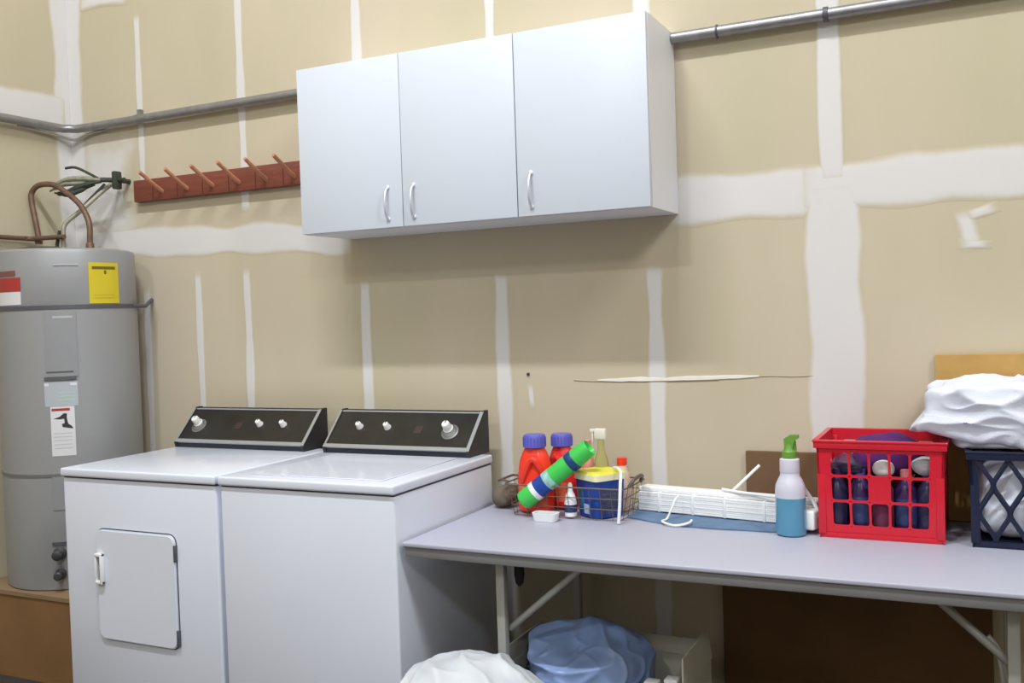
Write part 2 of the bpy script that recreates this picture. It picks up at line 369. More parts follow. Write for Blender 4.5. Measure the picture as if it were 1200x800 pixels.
# ------------------------------------------------------------------ laundry machines
YF_, YB_ = -.8074, -.1417; ZT = .9192
def rrect(x0, x1, z0, z1, r, n=5):
    pts = []
    for cx, cz, a0 in ((x1-r, z1-r, 0), (x0+r, z1-r, 90), (x0+r, z0+r, 180), (x1-r, z0+r, 270)):
        for k in range(n+1):
            a = math.radians(a0+90*k/n); pts.append((cx+r*math.cos(a), cz+r*math.sin(a)))
    return pts
def console(t, x0, x1, knobs, emblem):
    # profile of the slanting control panel (y, z)
    zb = ZT+.0005; z1 = 1.072; yb = YB_-.002
    yb = -.088; body = [(-.240, zb), (-.246, zb+.020), (-.120, z1-.004), (-.112, z1), (yb, z1), (yb, zb)]
    c = MB().prism(body, 0, x0+.012, x1-.012).build('console', black_lip, t)
    for a, b in ((x0, x0+.012), (x1-.012, x1)):
        e = [(-.244, zb), (-.251, zb+.020), (-.122, z1+.000), (-.112, z1+.003), (yb, z1+.003), (yb, zb)]
        MB().prism(e, 0, a, b).build('end_cap', mat('dark_end_cap', S(44, 42, 44), .5, var=.1), t)
    # slanted frame of local axes: s along the face (0 bottom..1 top)
    A = Vector((0, -.246, zb+.020)); B = Vector((0, -.120, z1-.004)); D = (B-A); Ls = D.length; D.normalize(); Nn = Vector((0, -D.z, D.y))
    def P(x, s, o): return Vector((x, 0, 0))+A+D*(s*Ls)+Nn*o
    def slab(xa, xb, sa, sb, o0, o1):
        v = [P(x, s, o) for x in (xa, xb) for s in (sa, sb) for o in (o0, o1)]
        return MB().add([tuple(q) for q in v], [(0, 1, 3, 2), (4, 6, 7, 5), (0, 4, 5, 1), (2, 3, 7, 6), (0, 2, 6, 4), (1, 5, 7, 3)])
    slab(x0+.012, x1-.012, .10, .94, 0, .0015).build('control_face', black_pl, t)
    tr = slab(x0, x1, 0, .085, 0, .006)
    def addslab(xa, xb, sa, sb, o0, o1):
        v = [P(x, s, o) for x in (xa, xb) for s in (sa, sb) for o in (o0, o1)]
        tr.add([tuple(q) for q in v], [(0, 1, 3, 2), (4, 6, 7, 5), (0, 4, 5, 1), (2, 3, 7, 6), (0, 2, 6, 4), (1, 5, 7, 3)])
    addslab(x1-.014, x1, .085, 1, 0, .006); addslab(x0, x0+.008, .085, 1, 0, .005); addslab(x0, x1, .965, 1, 0, .003)
    tr.build('trim', trimm, t)
    rot = Matrix.Rotation(math.atan2(D.z, -D.y)-PI/2+0, 4, 'X')
    q = Nn.to_track_quat('Z', 'Y').to_matrix().to_4x4()
    for kx, big in knobs:
        p0 = P(kx, .56, .0015)
        if big:
            dsc = MB().lathe([(.034, 0), (.034, .002), (.030, .0035), (.001, .0035)], 36, Matrix.Translation(P(kx+.012, .48, .0015)) @ q)
            for a in range(24):
                an = a*2*PI/24; Mx = Matrix.Translation(P(kx+.012, .48, .0015)) @ q @ Matrix.Rotation(an, 4, 'Z')
                dsc.mi = 1; dsc.box(.022, .028, -.0006, .0006, .0034, .0042, M=Mx); dsc.mi = 0
            dsc.build('dial', [mat('dial_grey', S(120, 122, 122), .4, .4), inkm], t)
        R = .019 if big else .0135; H = .034 if big else .024
        k = MB().lathe([(R*1.05, 0), (R*1.05, .004), (R*.86, .008), (R*.80, H*.9), (R*.7, H), (.001, H+.001)], 24, Matrix.Translation(p0) @ q).build('knob', knob_w, t)
        o = MB().box(-.0015, .0015, R*.1, R*.78, H, H+.0018, M=Matrix.Translation(p0) @ q).build('knob_mark', inkm); o.parent = k; o.matrix_parent_inverse = Matrix.Identity(4)
    slab(emblem-.016, emblem+.016, .42, .60, .0015, .003).build('emblem', mat('emblem_brown', S(60, 46, 42), .5, var=.1), t)
def machine(name, x0, x1, label, cat):
    t = thing(name, label, cat, ((x0+x1)/2, (YF_+YB_)/2, 0))
    mb = MB().box(x0+.003, x1-.003, YF_+.010, YB_-.002, .03, .884, .008, 3); mb.build('body', white_enamel, t)
    MB().box(x0+.006, x1-.006, YF_+.014, YB_-.006, .883, .890).build('seam', gap_m, t)
    MB().box(x0, x1, YF_, YB_, .889, ZT, .007, 4).build('top_panel', white_enamel, t)
    for a in (x0+.07, x1-.07):
        for b in (YF_+.08, YB_-.08):
            MB().lathe([(.022, 0), (.022, .012), (.010, .014), (.010, .032)], 14, cx=a, cy=b).build('foot', black_pl, t)
    return t
W = machine('washing_machine', -.690, 0, 'white top-loading washing machine with blank front next to folding table', 'washing machine')
lid = MB().box(-.600, -.075, -.745, -.262, ZT+.0002, ZT+.0035, .0012, 1).build('lid', white_enamel, W)
console(W, -.674, -.040, ((-.548, False), (-.423, False), (-.160, True)), -.285)
D_ = machine('clothes_dryer', -1.4366, -.704, 'white clothes dryer with front door, left of the washing machine', 'dryer')
console(D_, -1.430, -.766, ((-1.362, True), (-1.035, False), (-.915, False)), -1.14)
Z0, Z1 = .312, .706; dx0, dx1 = -1.266, -.893
MB().prism(rrect(dx0-.004, dx1+.004, Z0-.004, Z1+.004, .034), 1, YF_+.0085, YF_+.0105).build('door_gap', gap_m, D_)
door = MB()
door.prism(rrect(dx0, dx1, Z0, Z1, .030, 7), 1, YF_+.002, YF_+.0098)
door.prism(rrect(dx0+.004, dx1-.004, Z0+.004, Z1-.004, .026, 7), 1, YF_-.001, YF_+.0022)
door = door.build('door', white_enamel, D_)
hd = MB()
hx0, hx1, hz0, hz1 = -1.262, -1.226, .512, .622
hd.box(hx0, hx0+.007, YF_-.016, YF_-.001, hz0, hz1, .002); hd.box(hx1-.010, hx1, YF_-.018, YF_-.001, hz0, hz1, .003)
hd.box(hx0, hx1, YF_-.017, YF_-.001, hz1-.012, hz1, .003); hd.box(hx0, hx1, YF_-.017, YF_-.001, hz0, hz0+.012, .003)
hd.mi = 1; hd.box(hx0+.006, hx1-.009, YF_-.0025, YF_-.001, hz0+.01, hz1-.01)
o = hd.build('handle', [whitepl, mat('handle_recess', S(122, 124, 132), .6, var=0)], D_)
for z in (.645, .352): MB().box(dx1-.003, dx1+.006, YF_-.003, YF_+.010, z-.028, z+.028, .001, 1).build('hinge', mat('hinge_grey', S(92, 94, 102), .5, .4), D_)

# ------------------------------------------------------------------ water heater on its platform
MB().box(XL+.004, -1.665, -.600, -.004, .342, .360, .001, 1).build('x', ply) if False else None
t = thing('plywood_platform', 'brown plywood platform box carrying the grey water heater', 'platform', (-1.95, -.3, 0))
MB().box(XL+.004, -1.655, -.605, -.004, .340, .360, .0015, 1).build('deck', mat('platform_deck', S(140, 116, 88), .8, var=.1), t)
MB().box(XL+.010, -1.665, -.600, -.582, .0, .340).build('front_panel', ply, t)
MB().box(-1.683, -1.665, -.582, -.010, .0, .340).build('side_panel', ply, t)
hc = (-1.955, -.305); HR = .28
H = thing('water_heater', 'tall grey cylindrical water heater with yellow tag in the corner', 'water heater', (hc[0], hc[1], .36))
def cylpart(prof, name, m, n=72):
    return MB().lathe(prof, n, cx=hc[0], cy=hc[1]).build(name, m, H)
cylpart([(HR-.012, .361), (HR-.002, .364), (HR, .372), (HR, .826), (HR-.003, .829)], 'lower_jacket', heater_m)
cylpart([(HR-.003, .829), (HR, .832), (HR, 1.508), (HR-.002, 1.510)], 'middle_jacket', heater_m)
cylpart([(HR-.002, 1.510), (HR-.001, 1.512), (HR-.002, 1.735), (HR-.006, 1.750), (HR-.020, 1.757), (.001, 1.760)], 'upper_jacket', heater_m)
for z, hh in ((1.515, .016), (.832, .012)):
    s = MB().lathe([(HR, z-hh/2), (HR+.003, z-hh/2), (HR+.003, z+hh/2), (HR, z+hh/2)], 72, cx=hc[0], cy=hc[1], cap=False)
    if z > 1: s.tube([(-1.70, -.19, z), (-1.715, -.10, z), (-1.775, -.005, z+.03)], .008, 8)
    s.build('strap', strap_m if z > 1 else mat('seam_grey', S(120, 120, 124), .5, .3), H)
def cylpatch(a0, a1, z0, z1, off, name, m, parent=H, n=8):
    v = []; f = []
    for i in range(n+1):
        a = math.radians(a0+(a1-a0)*i/n)
        for rr, zz in ((HR-.001, z0), (HR+off, z0), (HR+off, z1), (HR-.001, z1)): v.append((hc[0]+rr*math.cos(a), hc[1]+rr*math.sin(a), zz))
    for i in range(n):
        for k in range(4): f.append([4*i+k, 4*i+(k+1) % 4, 4*i+4+(k+1) % 4, 4*i+4+k])
    f += [[3, 2, 1, 0], [4*n, 4*n+1, 4*n+2, 4*n+3]]
    return MB().add(v, f, True).build(name, m, parent)
def tagp(o, l): o['label'] = l; return o
def curvetext(txt, deg, z, size, off, m, parent, bold=.0):
    cu = bpy.data.curves.new('t', 'FONT'); cu.body = txt; cu.size = size; cu.align_x = 'CENTER'; cu.offset = bold
    o = bpy.data.objects.new('t', cu); C.objects.link(o)
    dg = bpy.context.evaluated_depsgraph_get(); me = bpy.data.meshes.new_from_object(o.evaluated_get(dg))
    bpy.data.objects.remove(o)
    for v in me.vertices:
        a = math.radians(deg)+v.co.x/HR; zz = z+v.co.y
        v.co = (hc[0]+(HR+off)*math.cos(a), hc[1]+(HR+off)*math.sin(a), zz)
    me.materials.append(m); o = bpy.data.objects.new('lettering', me); C.objects.link(o)
    o.parent = parent; o.matrix_parent_inverse = Matrix.Translation(-Vector(H.location))
    return o
tagp(cylpatch(-22.9, 5.0, 1.527, 1.696, .0012, 'energy_tag', yellow), 'yellow energy label')
cylpatch(-20, 1.5, 1.668, 1.680, .0018, 'tag_heading', olive); cylpatch(-9.5, -7.5, 1.648, 1.664, .0018, 'tag_mark', olive)
for z in (1.560, 1.548): cylpatch(-19, 0, z, z+.004, .0016, 'tag_line', mat('mustard', S(198, 172, 40), .6, var=0))
tagp(cylpatch(-112, -78, 1.529, 1.582, .0012, 'warning_label', whitep), 'white lower half of the side label')
tagp(cylpatch(-112, -78, 1.584, 1.640, .0014, 'red_label', redp), 'red upper half of the side label')
cylpatch(-112, -83, 1.648, 1.668, .0014, 'red_stripe', mat('faded_red', S(128, 78, 76), .6, var=.05))
cylpatch(-50, -31, 1.684, 1.690, .002, 'jacket_highlight', greyp)  # thin pale strip, a highlight painted on the upper jacket
tagp(cylpatch(-58.8, -34.3, 1.233, 1.498, .004, 'access_panel', heater_d), 'slightly raised grey access panel')
cylpatch(-52, -37, 1.470, 1.479, .0048, 'panel_highlight', greyp)  # highlight line painted near the top of the access panel
cylpatch(-60.5, -36, 1.219, 1.232, .006, 'panel_lip', mat('panel_lip', S(96, 98, 104), .5, .3), n=8)
cylpatch(-58.5, -38, 1.249, 1.255, .0052, 'panel_slot', mat('panel_lip', S(96, 98, 104), .5, .3))
cylpatch(-61, -35.3, 1.112, 1.212, .0012, 'rating_label', greyp)
cylpatch(-61, -57.5, 1.196, 1.206, .0018, 'label_tape', whitep); cylpatch(-41, -36, 1.196, 1.206, .0018, 'label_tape', whitep)
for z in (1.165, 1.150, 1.135): cylpatch(-50, -37, z, z+.005, .0016, 'label_line', mat('pale_green_print', S(170, 196, 190), .6, var=0))
L_ = tagp(cylpatch(-57, -38.5, .910, 1.111, .0014, 'hazard_label', whitep), 'white label with a red bar and black hand drawing')
cylpatch(-56, -42, 1.094, 1.104, .0022, 'red_bar', redp)
# pictogram: a dark hand reaching over a flame-like shape
def pict(poly):
    v = []; n = len(poly)
    for off in (.0014, .0024):
        for a, z in poly:
            a = math.radians(a); v.append((hc[0]+(HR+off)*math.cos(a), hc[1]+(HR+off)*math.sin(a), z))
    return v, [list(range(n)), list(range(n, 2*n))]+[[i, (i+1) % n, n+(i+1) % n, n+i] for i in range(n)]
mb = MB()
for poly in ([(-55, 1.062), (-50, 1.070), (-47, 1.083), (-44.5, 1.083), (-44.5, 1.068), (-46.5, 1.062), (-50, 1.060)],
             [(-46.8, 1.070), (-44.8, 1.070), (-43.5, 1.036), (-46.2, 1.036)],
             [(-48.5, 1.040), (-45, 1.046), (-41, 1.030), (-40, 1.020), (-44, 1.024), (-48, 1.028)]):
    v, f = pict(poly); mb.add(v, f)
mb.build('hand_pictogram', inkm, H)
for z in (1.00, .986, .972, .955, .940): cylpatch(-55, -41, z, z+.004, .0019, 'label_line', mat('pale_print', S(190, 196, 200), .6, var=0), n=4)
# controls low on the jacket
for z, rr in ((.514, .020), (.430, .017)):
    a = math.radians(-54.5); q = Matrix.Translation((hc[0]+HR*math.cos(a), hc[1]+HR*math.sin(a), z)) @ Vector((math.cos(a), math.sin(a), 0)).to_track_quat('Z', 'Y').to_matrix().to_4x4()
    MB().lathe([(rr*1.3, 0), (rr*1.3, .006), (rr*.6, .012), (rr*.55, .035), (rr, .038), (rr, .050), (rr*.7, .054)], 18, q).build('drain_valve', mat('valve_dark', S(74, 74, 78), .5, .3), H)
cylpatch(-60, -38, .548, .560, .006, 'lower_panel_lip', mat('panel_lip', S(96, 98, 104), .5, .3))
cylpatch(-58, -38, .690, .826, .003, 'lower_panel', heater_d)
MB().lathe([(.001, 1.760), (.12, 1.762), (.125, 1.768), (.10, 1.776), (.001, 1.782)], 30, cx=-2.02, cy=-.38, sy=.6).build('top_cover', mat('pan_dark', S(74, 66, 58), .5, .4), H)

pz = 1.763
MB().tube([(-2.222, -2.2, 1.836), (-2.222, -.40, 1.834), (-2.215, -.30, 1.833), (-2.18, -.272, 1.832), (-2.05, -.27, 1.830), (-2.0, -.27, 1.829)], .0105, 12, 4).build('copper_pipe', copper, label='horizontal brown copper pipe from the left wall to the heater top', cat='pipe')
mb = MB().tube([(-2.185, -.25, 1.825), (-2.20, -.25, 1.90), (-2.222, -.25, 2.0), (-2.222, -.245, 2.045), (-2.18, -.24, 2.072), (-2.09, -.24, 2.066), (-2.02, -.24, 2.030), (-1.93, -.24, 1.965), (-1.875, -.245, 1.885), (-1.868, -.25, 1.80), (-1.868, -.25, 1.772)], .0125, 12, 6)
mb.lathe([(.017, 1.757), (.017, 1.79), (.0135, 1.795)], 16, cx=-1.868, cy=-.25)
mb.lathe([(.016, 1.81), (.0165, 1.845)], 16, cx=-2.187, cy=-.25)
mb.build('bent_copper_pipe', copper, label='bent brown copper pipe arching over the top of the water heater', cat='pipe')
MB().tube([(-2.03, -.25, 1.762), (-2.03, -.25, 1.84), (-2.025, -.24, 1.89), (-1.985, -.20, 1.94), (-1.96, -.16, 1.985), (-1.945, -.10, 2.04), (-1.935, -.05, 2.078), (-1.93, -.03, 2.085)], .010, 10, 6).build(
    'flexible_hose', flexm, label='pale flexible hose rising from the heater top to the wall valve', cat='hose')
MB().tube([(-2.062, -.26, 1.762), (-2.065, -.255, 1.80), (-2.05, -.25, 1.86)], .008, 8, 4).build('conduit_stub', darkpl, label='short dark stub of conduit beside the pale hose on heater top', cat='conduit')
V = thing('wall_valve', 'dark valve with a cross handle sticking out of the patched wall', 'valve', (-1.90, 0, 2.085))
mb = MB(); mb.tube([(-1.885, 0, 2.087), (-1.895, -.075, 2.087), (-1.93, -.125, 2.086)], .011, 10, 3)
mb.build('valve_body', darkpl, V)
mb = MB(); mb.box(-1.895, -1.870, -.095, -.055, 2.045, 2.125, .006); mb.tube([(-1.905, -.075, 2.087), (-1.835, -.075, 2.085)], .009, 10); mb.build('cross_handle', darkpl, V)
Bn = thing('insulated_tubing', 'tangle of sage-green tubes tied to the valve above the water heater', 'tubing', (-2.05, -.15, 2.06))
paths = [[(-1.93, -.12, 2.085), (-1.99, -.16, 2.093), (-2.06, -.20, 2.090), (-2.13, -.21, 2.06)], [(-1.93, -.12, 2.08), (-2.0, -.17, 2.06), (-2.07, -.2, 2.03), (-2.12, -.21, 2.035)],
         [(-1.94, -.12, 2.09), (-1.98, -.15, 2.12), (-2.03, -.17, 2.145), (-2.08, -.18, 2.145)], [(-1.95, -.12, 2.08), (-2.02, -.17, 2.075), (-2.08, -.2, 2.07), (-2.15, -.21, 2.045)],
         [(-1.96, -.13, 2.07), (-2.02, -.18, 2.035), (-2.05, -.2, 2.022), (-2.09, -.2, 2.03)], [(-1.93, -.1, 2.07), (-1.97, -.13, 2.02), (-2.02, -.15, 1.97)]]
for k, pth in enumerate(paths):
    MB().tube(pth, .012, 9, 6, rr=[.008]*4+[.012]*8+[.010]*4+[.004]*8 if k in (0, 1, 3, 4) else [.006]*30).build('tube', sage if k in (0, 3) else darkpl, Bn)

# ------------------------------------------------------------------ folding table
TX0, TX1, TY0, TY1, TZ = .012, 1.93, -.788, -.022, .745
T = thing('folding_table', 'long grey-topped folding table with thin steel legs right of the washer', 'table', ((TX0+TX1)/2, -.4, 0))
MB().box(TX0, TX1, TY0, TY1, TZ-.014, TZ, .004, 3).build('tabletop', table_m, T)
mb = MB(); a = .006
mb.box(TX0+a, TX1-a, TY0+a, TY0+a+.018, TZ-.045, TZ-.0135, .003); mb.box(TX0+a, TX1-a, TY1-a-.018, TY1-a, TZ-.045, TZ-.0135, .003)
mb.box(TX0+a, TX0+a+.018, TY0+.03, TY1-.03, TZ-.045, TZ-.0135); mb.box(TX1-a-.018, TX1-a, TY0+.03, TY1-.03, TZ-.045, TZ-.0135)
mb.build('apron', table_e, T)
zt = TZ-.0135
for lx, sgn in ((.302, 1), (1.662, -1)):
    for ly in (-.70, -.11):
        MB().box(lx-.014, lx+.014, ly-.014, ly+.014, .012, zt, .004).build('leg', leg_m, T)
        MB().lathe([(.018, 0), (.018, .012), (.014, .02)], 14, cx=lx, cy=ly).build('leg_foot', black_pl, T)
    mb = MB(); mb.tube([(lx, -.69, .16), (lx, -.12, .16)], .010, 10); mb.tube([(lx, -.69, .70), (lx, -.12, .70)], .011, 10)
    mb.build('crossbar', leg_m, T)
    MB().tube([(lx+sgn*.01, -.672, .480 if sgn > 0 else .545), (lx+sgn*(.28 if sgn > 0 else .20), -.672, .712)], .0105, 10).build('brace', leg_m, T)
MB().tube([(1.605, -.66, .60), (1.628, -.66, .565), (1.640, -.66, .50), (1.64, -.66, .42)], .008, 8, 5).build('hook_bar', leg_m, T)
MB().lathe([(.004, .608), (.012, .618), (.016, .645), (.015, .68), (.010, .715)], 16, cx=.342, cy=-.66).build('cord_bundle', mat('black_rubber', S(22, 22, 20), .7, var=.1), T)

# ------------------------------------------------------------------ sheets leaning on the wall
MB().box(.80, 1.62, -.035, -.012, .03, .70, .002, 1).build('dark_cardboard_sheet', card_d, label='large dark brown board against the wall under the folding table', cat='board')
MB().box(.887, 1.462, -.020, -.004, TZ+.001, .942, .0015, 1).build('brown_board', card, label='low dark brown board on the table behind blue spray bottle and red crate', cat='board')
MB().box(1.476, 2.10, -.022, -.004, TZ+.001, 1.257, .0015, 1).build('tan_board', tan_board, label='tall tan board leaning on the wall behind the white towels', cat='board')

# ------------------------------------------------------------------ milk crates
def grid_panel(mb, mapf, w, h, th, cols, rows, mx, z0, z1, rib, filled=(), rad=.008):
    """flat panel (0..w, 0..h) with rounded windows; mapf(u,v,d)->world"""
    us = [mx+(w-2*mx)*i/cols for i in range(cols+1)]; vs = [z0+(z1-z0)*j/rows for j in range(rows+1)]
    def quad(a, b, c, d):
        P = [a, b, c, d]; v = [mapf(p[0], p[1], 0) for p in P]+[mapf(p[0], p[1], th) for p in P]
        mb.add(v, [(0, 1, 2, 3), (7, 6, 5, 4), (0, 4, 5, 1), (1, 5, 6, 2), (2, 6, 7, 3), (3, 7, 4, 0)])
    quad((0, 0), (w, 0), (w, z0), (0, z0)); quad((0, z1), (w, z1), (w, h), (0, h))
    quad((0, z0), (mx, z0), (mx, z1), (0, z1)); quad((w-mx, z0), (w, z0), (w, z1), (w-mx, z1))
    for i in range(cols):
        for j in range(rows):
            u0, u1, v0, v1 = us[i], us[i+1], vs[j], vs[j+1]
            if (i, j) in filled: quad((u0, v0), (u1, v0), (u1, v1), (u0, v1)); continue
            r2 = rib/2; inner = rrect(u0+r2, u1-r2, v0+r2, v1-r2, rad, 3); n = len(inner)
            cu, cv = (u0+u1)/2, (v0+v1)/2; outer = []
            for (a, b) in inner:
                du, dv = (a-cu)/((u1-u0)/2), (b-cv)/((v1-v0)/2); k = max(abs(du), abs(dv)); outer.append((cu+(a-cu)/k, cv+(b-cv)/k))
            v = [mapf(a, b, 0) for a, b in inner]+[mapf(a, b, 0) for a, b in outer]+[mapf(a, b, th) for a, b in inner]+[mapf(a, b, th) for a, b in outer]
            f = []
            for q in range(n):
                q2 = (q+1) % n
                f += [[q, q2, n+q2, n+q], [2*n+q, 3*n+q, 3*n+q2, 2*n+q2], [q, 2*n+q, 2*n+q2, q2]]
            mb.add(v, f)
def crate(name, x0, x1, y0, y1, z0, h, m, label, style):
    t = thing(name, label, 'crate', ((x0+x1)/2, (y0+y1)/2, z0))
    tp = .010   # taper
    H_ = h
    def face(kind):
        cx, cy = (x0+x1)/2, (y0+y1)/2
        def f(u, v, d):
            k = 1-(1-v/H_)*tp*2/(x1-x0)
            if kind == 'front': p = (x0+u, y0+d)
            elif kind == 'back': p = (x0+u, y1-d)
            elif kind == 'left': p = (x0+d, y0+u)
            else: p = (x1-d, y0+u)
            return (cx+(p[0]-cx)*k, cy+(p[1]-cy)*k, z0+v)
        return f
    for kind, w_ in (('front', x1-x0), ('back', x1-x0), ('left', y1-y0), ('right', y1-y0)):
        mb = MB()
        if style == 'grid':
            grid_panel(mb, face(kind), w_, H_, .006, 5 if w_ > .3 else 4, 3, .034, .034, H_-.030, .007, {(2, 1)} if kind in ('front', 'back') else ())
        else:
            fm = face(kind)
            grid_panel(mb, fm, w_, H_, .007, 1, 1, .018, .018, H_-.016, .0, (), .004)
            # diamond lattice, two rows of tall diamonds with rounded crossings
            ncol = 4 if w_ > .3 else 3; dw = (w_-.036)/ncol; a0, a1 = .018, H_-.016; step = (a1-a0)/3
            for i in range(-1, ncol+1):
                for s in (1, -1):
                    pts = []
                    for j in range(25):
                        vv = a0+(a1-a0)*j/24; ph = (vv-a0)/step
                        tri = ph % 2; tri = tri if tri <= 1 else 2-tri
                        tri = .5-.5*math.cos(PI*tri)*(.65+.35*abs(math.cos(PI*tri)))
                        uu = .018+dw*(i+.5)+s*dw*.5*tri+ (0 if s > 0 else dw)
                        uu = uu if True else uu
                        if .016 <= uu <= w_-.016: pts.append(fm(uu, vv, .0035))
                        else:
                            if len(pts) > 1: mb.tube(pts, .0075, 6)
                            pts = []
                    if len(pts) > 1: mb.tube(pts, .0075, 6)
        mb.build('side_panel', m, t)
    f = MB()
    for zz, hh, ex in ((z0+H_-.022, .022, .007), (z0+H_-.004, .006, .010), (z0, .016, .003)):
        e = ex-(0 if zz > z0+.1 else tp)
        f.box(x0-e, x1+e, y0-e, y0+.006, zz, zz+hh, .002); f.box(x0-e, x1+e, y1-.006, y1+e, zz, zz+hh, .002)
        f.box(x0-e, x0+.006, y0, y1, zz, zz+hh, .002); f.box(x1-.006, x1+e, y0, y1, zz, zz+hh, .002)
        f.build('rim' if zz > z0+.1 else 'base_rim', m, t); f = MB()
    for (a, b) in ((x0, y0), (x1, y0), (x0, y1), (x1, y1)):
        g = MB(); sx_ = 1 if a == x0 else -1; sy_ = 1 if b == y0 else -1
        g.box(min(a-.002*sx_, a+.020*sx_)+.004*sx_, max(a-.002*sx_, a+.020*sx_)+.004*sx_, min(b+.003*sy_, b+.012*sy_), max(b+.003*sy_, b+.012*sy_), z0+.01, z0+H_-.02, .002)
        g.build('corner_post', m, t)
    MB().box(x0+.012, x1-.012, y0+.012, y1-.012, z0+.006, z0+.012).build('base', m, t)
    return t
crate('red_milk_crate', 1.165, 1.508, -.352, -.055, TZ+.001, .282, redpl, 'red plastic milk crate with square openings on the table', 'grid')
crate('navy_milk_crate', 1.568, 1.915, -.355, -.060, TZ+.001, .262, navy, 'dark navy crate with diamond lattice sides full of white cloth', 'diamond')

# cloth blobs
def cloth(name, c, ext, m, label, cat, seed, amp=.03, fold=.02, sub_=5, power=3.0, group=None, clampz=None, shape=None, freq=1.0):
    bm = bmesh.new(); bmesh.ops.create_cube(bm, size=2)
    bmesh.ops.subdivide_edges(bm, edges=list(bm.edges), cuts=2**sub_-1, use_grid_fill=True)
    for v in bm.verts:
        p = v.co.copy(); l = (abs(p.x)**power+abs(p.y)**power+abs(p.z)**power)**(1/power); p = p/l
        q = Vector((p.x*ext[0], p.y*ext[1], p.z*ext[2]))
        n3 = p.normalized()
        s = Vector((seed*5.3, seed*1.7, 0))
        d = amp*noise.noise(q*5.5*freq+s)
        wrp = Vector((q.x*4.5, q.y*4.5, q.z*9))*freq+s+Vector((0, 0, 1.2*noise.noise(q*3+s)))
        rdg = 1-abs(noise.noise(wrp)*2); rdg2 = 1-abs(noise.noise(wrp*2.1+Vector((4, 4, 4)))*2)
        d += fold*(rdg**3-.35)+fold*.30*(rdg2**3-.3)
        q += n3*d
        if shape: q = shape(q, p)
        q += Vector(c)
        if clampz is not None: q.z = max(q.z, clampz)
        v.co = q
    for f in bm.faces: f.smooth = True
    me = bpy.data.meshes.new(name); bm.to_mesh(me); bm.free(); me.materials.append(m)
    o = bpy.data.objects.new(name, me); C.objects.link(o)
    if label: o['label'] = label; o['category'] = cat
    if group: o['group'] = group
    return o
def towel_shape(q, p):
    # lower hem rises to the left, the left end sticks out over the red crate
    if q.x < -.10 and q.z < -.02: q.z += min(.028, (-.10-q.x)*.25); q.x -= .030*max(0, 1-abs(q.z+.055)/.05)
    return q
cloth('white_towels', (1.698, -.200, 1.104), (.250, .165, .084), towel, 'heap of bright white towels piled on top of the navy crate', 'towels', 3, .016, .022, 6, 8, shape=towel_shape)
cloth('hanging_towel', (1.70, -.215, 1.028), (.175, .130, .020), towel, 'flat white cloth under the towel heap at the rim of the navy crate', 'towel', 5, .006, .008, 4, 4)
cloth('towels_in_crate', (1.741, -.208, .878), (.154, .116, .114), towel, 'white cloths stuffed inside the navy lattice crate', 'towels', 8, .02, .022, 5, 6)
# contents of the red crate
def bottle(name, x, y, z, r, h, m, capm, label, group=None, cat='bottle', neck=.4, lean=0, lab=None):
    t = thing(name, label, cat, (x, y, z), group)
    Mx = Matrix.Translation((x, y, z)) @ Matrix.Rotation(lean, 4, 'Y')
    hb = h*.62
    MB().lathe([(r*.86, 0), (r*.97, .004), (r, .012), (r, hb), (r*.92, hb+.014), (r*.62, hb+.034), (r*neck, hb+.05), (r*neck, h*.88)], 22, Mx).build('body', m, t)
    MB().lathe([(r*(neck+.10), h*.86), (r*(neck+.12), h*.87), (r*(neck+.10), h*.99), (r*neck, h)], 18, Mx).build('cap', capm, t)
    if lab: MB().lathe([(r+.0006, .03), (r+.0012, .032), (r+.0012, hb-.012), (r+.0006, hb-.010)], 22, Mx, cap=False).build('label', lab, t)
    return t
bz = TZ+.0135
spec = [(1.215, -.302, dnavy, dpurple, None), (1.280, -.300, dpurple, violet, blue_d), (1.342, -.302, plum, dpurple, None), (1.404, -.300, dpurple, peach, blue_d), (1.462, -.302, dnavy, plum, None),
        (1.225, -.16, dpurple, plum, None), (1.33, -.15, dnavy, violet, None), (1.44, -.16, plum, dnavy, None)]
cols_ = ['dark navy bottle with purple cap at left front of the red crate', 'dark purple bottle with blue label second from left in red crate', 'plum-coloured bottle in the front middle of the red crate', 'dark purple bottle with pink cap right of middle in red crate', 'dark navy bottle with plum cap at right front of red crate',
         'dark purple bottle at left rear inside the red crate', 'dark navy bottle at the rear middle inside the red crate', 'plum-coloured bottle at right rear inside the red crate']
for (x, y, mm, cm, lb), l in zip(spec, cols_): bottle('dark_bottle', x, y, bz, .0310, .185, mm, cm, l, 'bottles in the red crate', lab=lb)
cloth('purple_cloth', (1.345, -.19, .965), (.100, .100, .062), purple, 'purple cloth bulging above the rim of the red crate', 'cloth', 11, .012, .012, 4, 2.4)
cloth('dark_cloth', (1.25, -.225, .940), (.060, .10, .024), dnavy, 'dark blue cloth lying on the bottles at left in red crate', 'cloth', 12, .008, .008, 4, 2.4)
cloth('crumpled_paper', (1.345, -.308, .948), (.030, .018, .024), whitep, 'crumpled white paper at the upper middle opening of red crate', 'paper', 13, .008, .008, 3, 2)
cloth('pale_pouch', (1.455, -.308, .955), (.034, .022, .026), greyp, 'pale grey pouch at the upper right opening of red crate', 'pouch', 14, .006, .006, 3, 2)

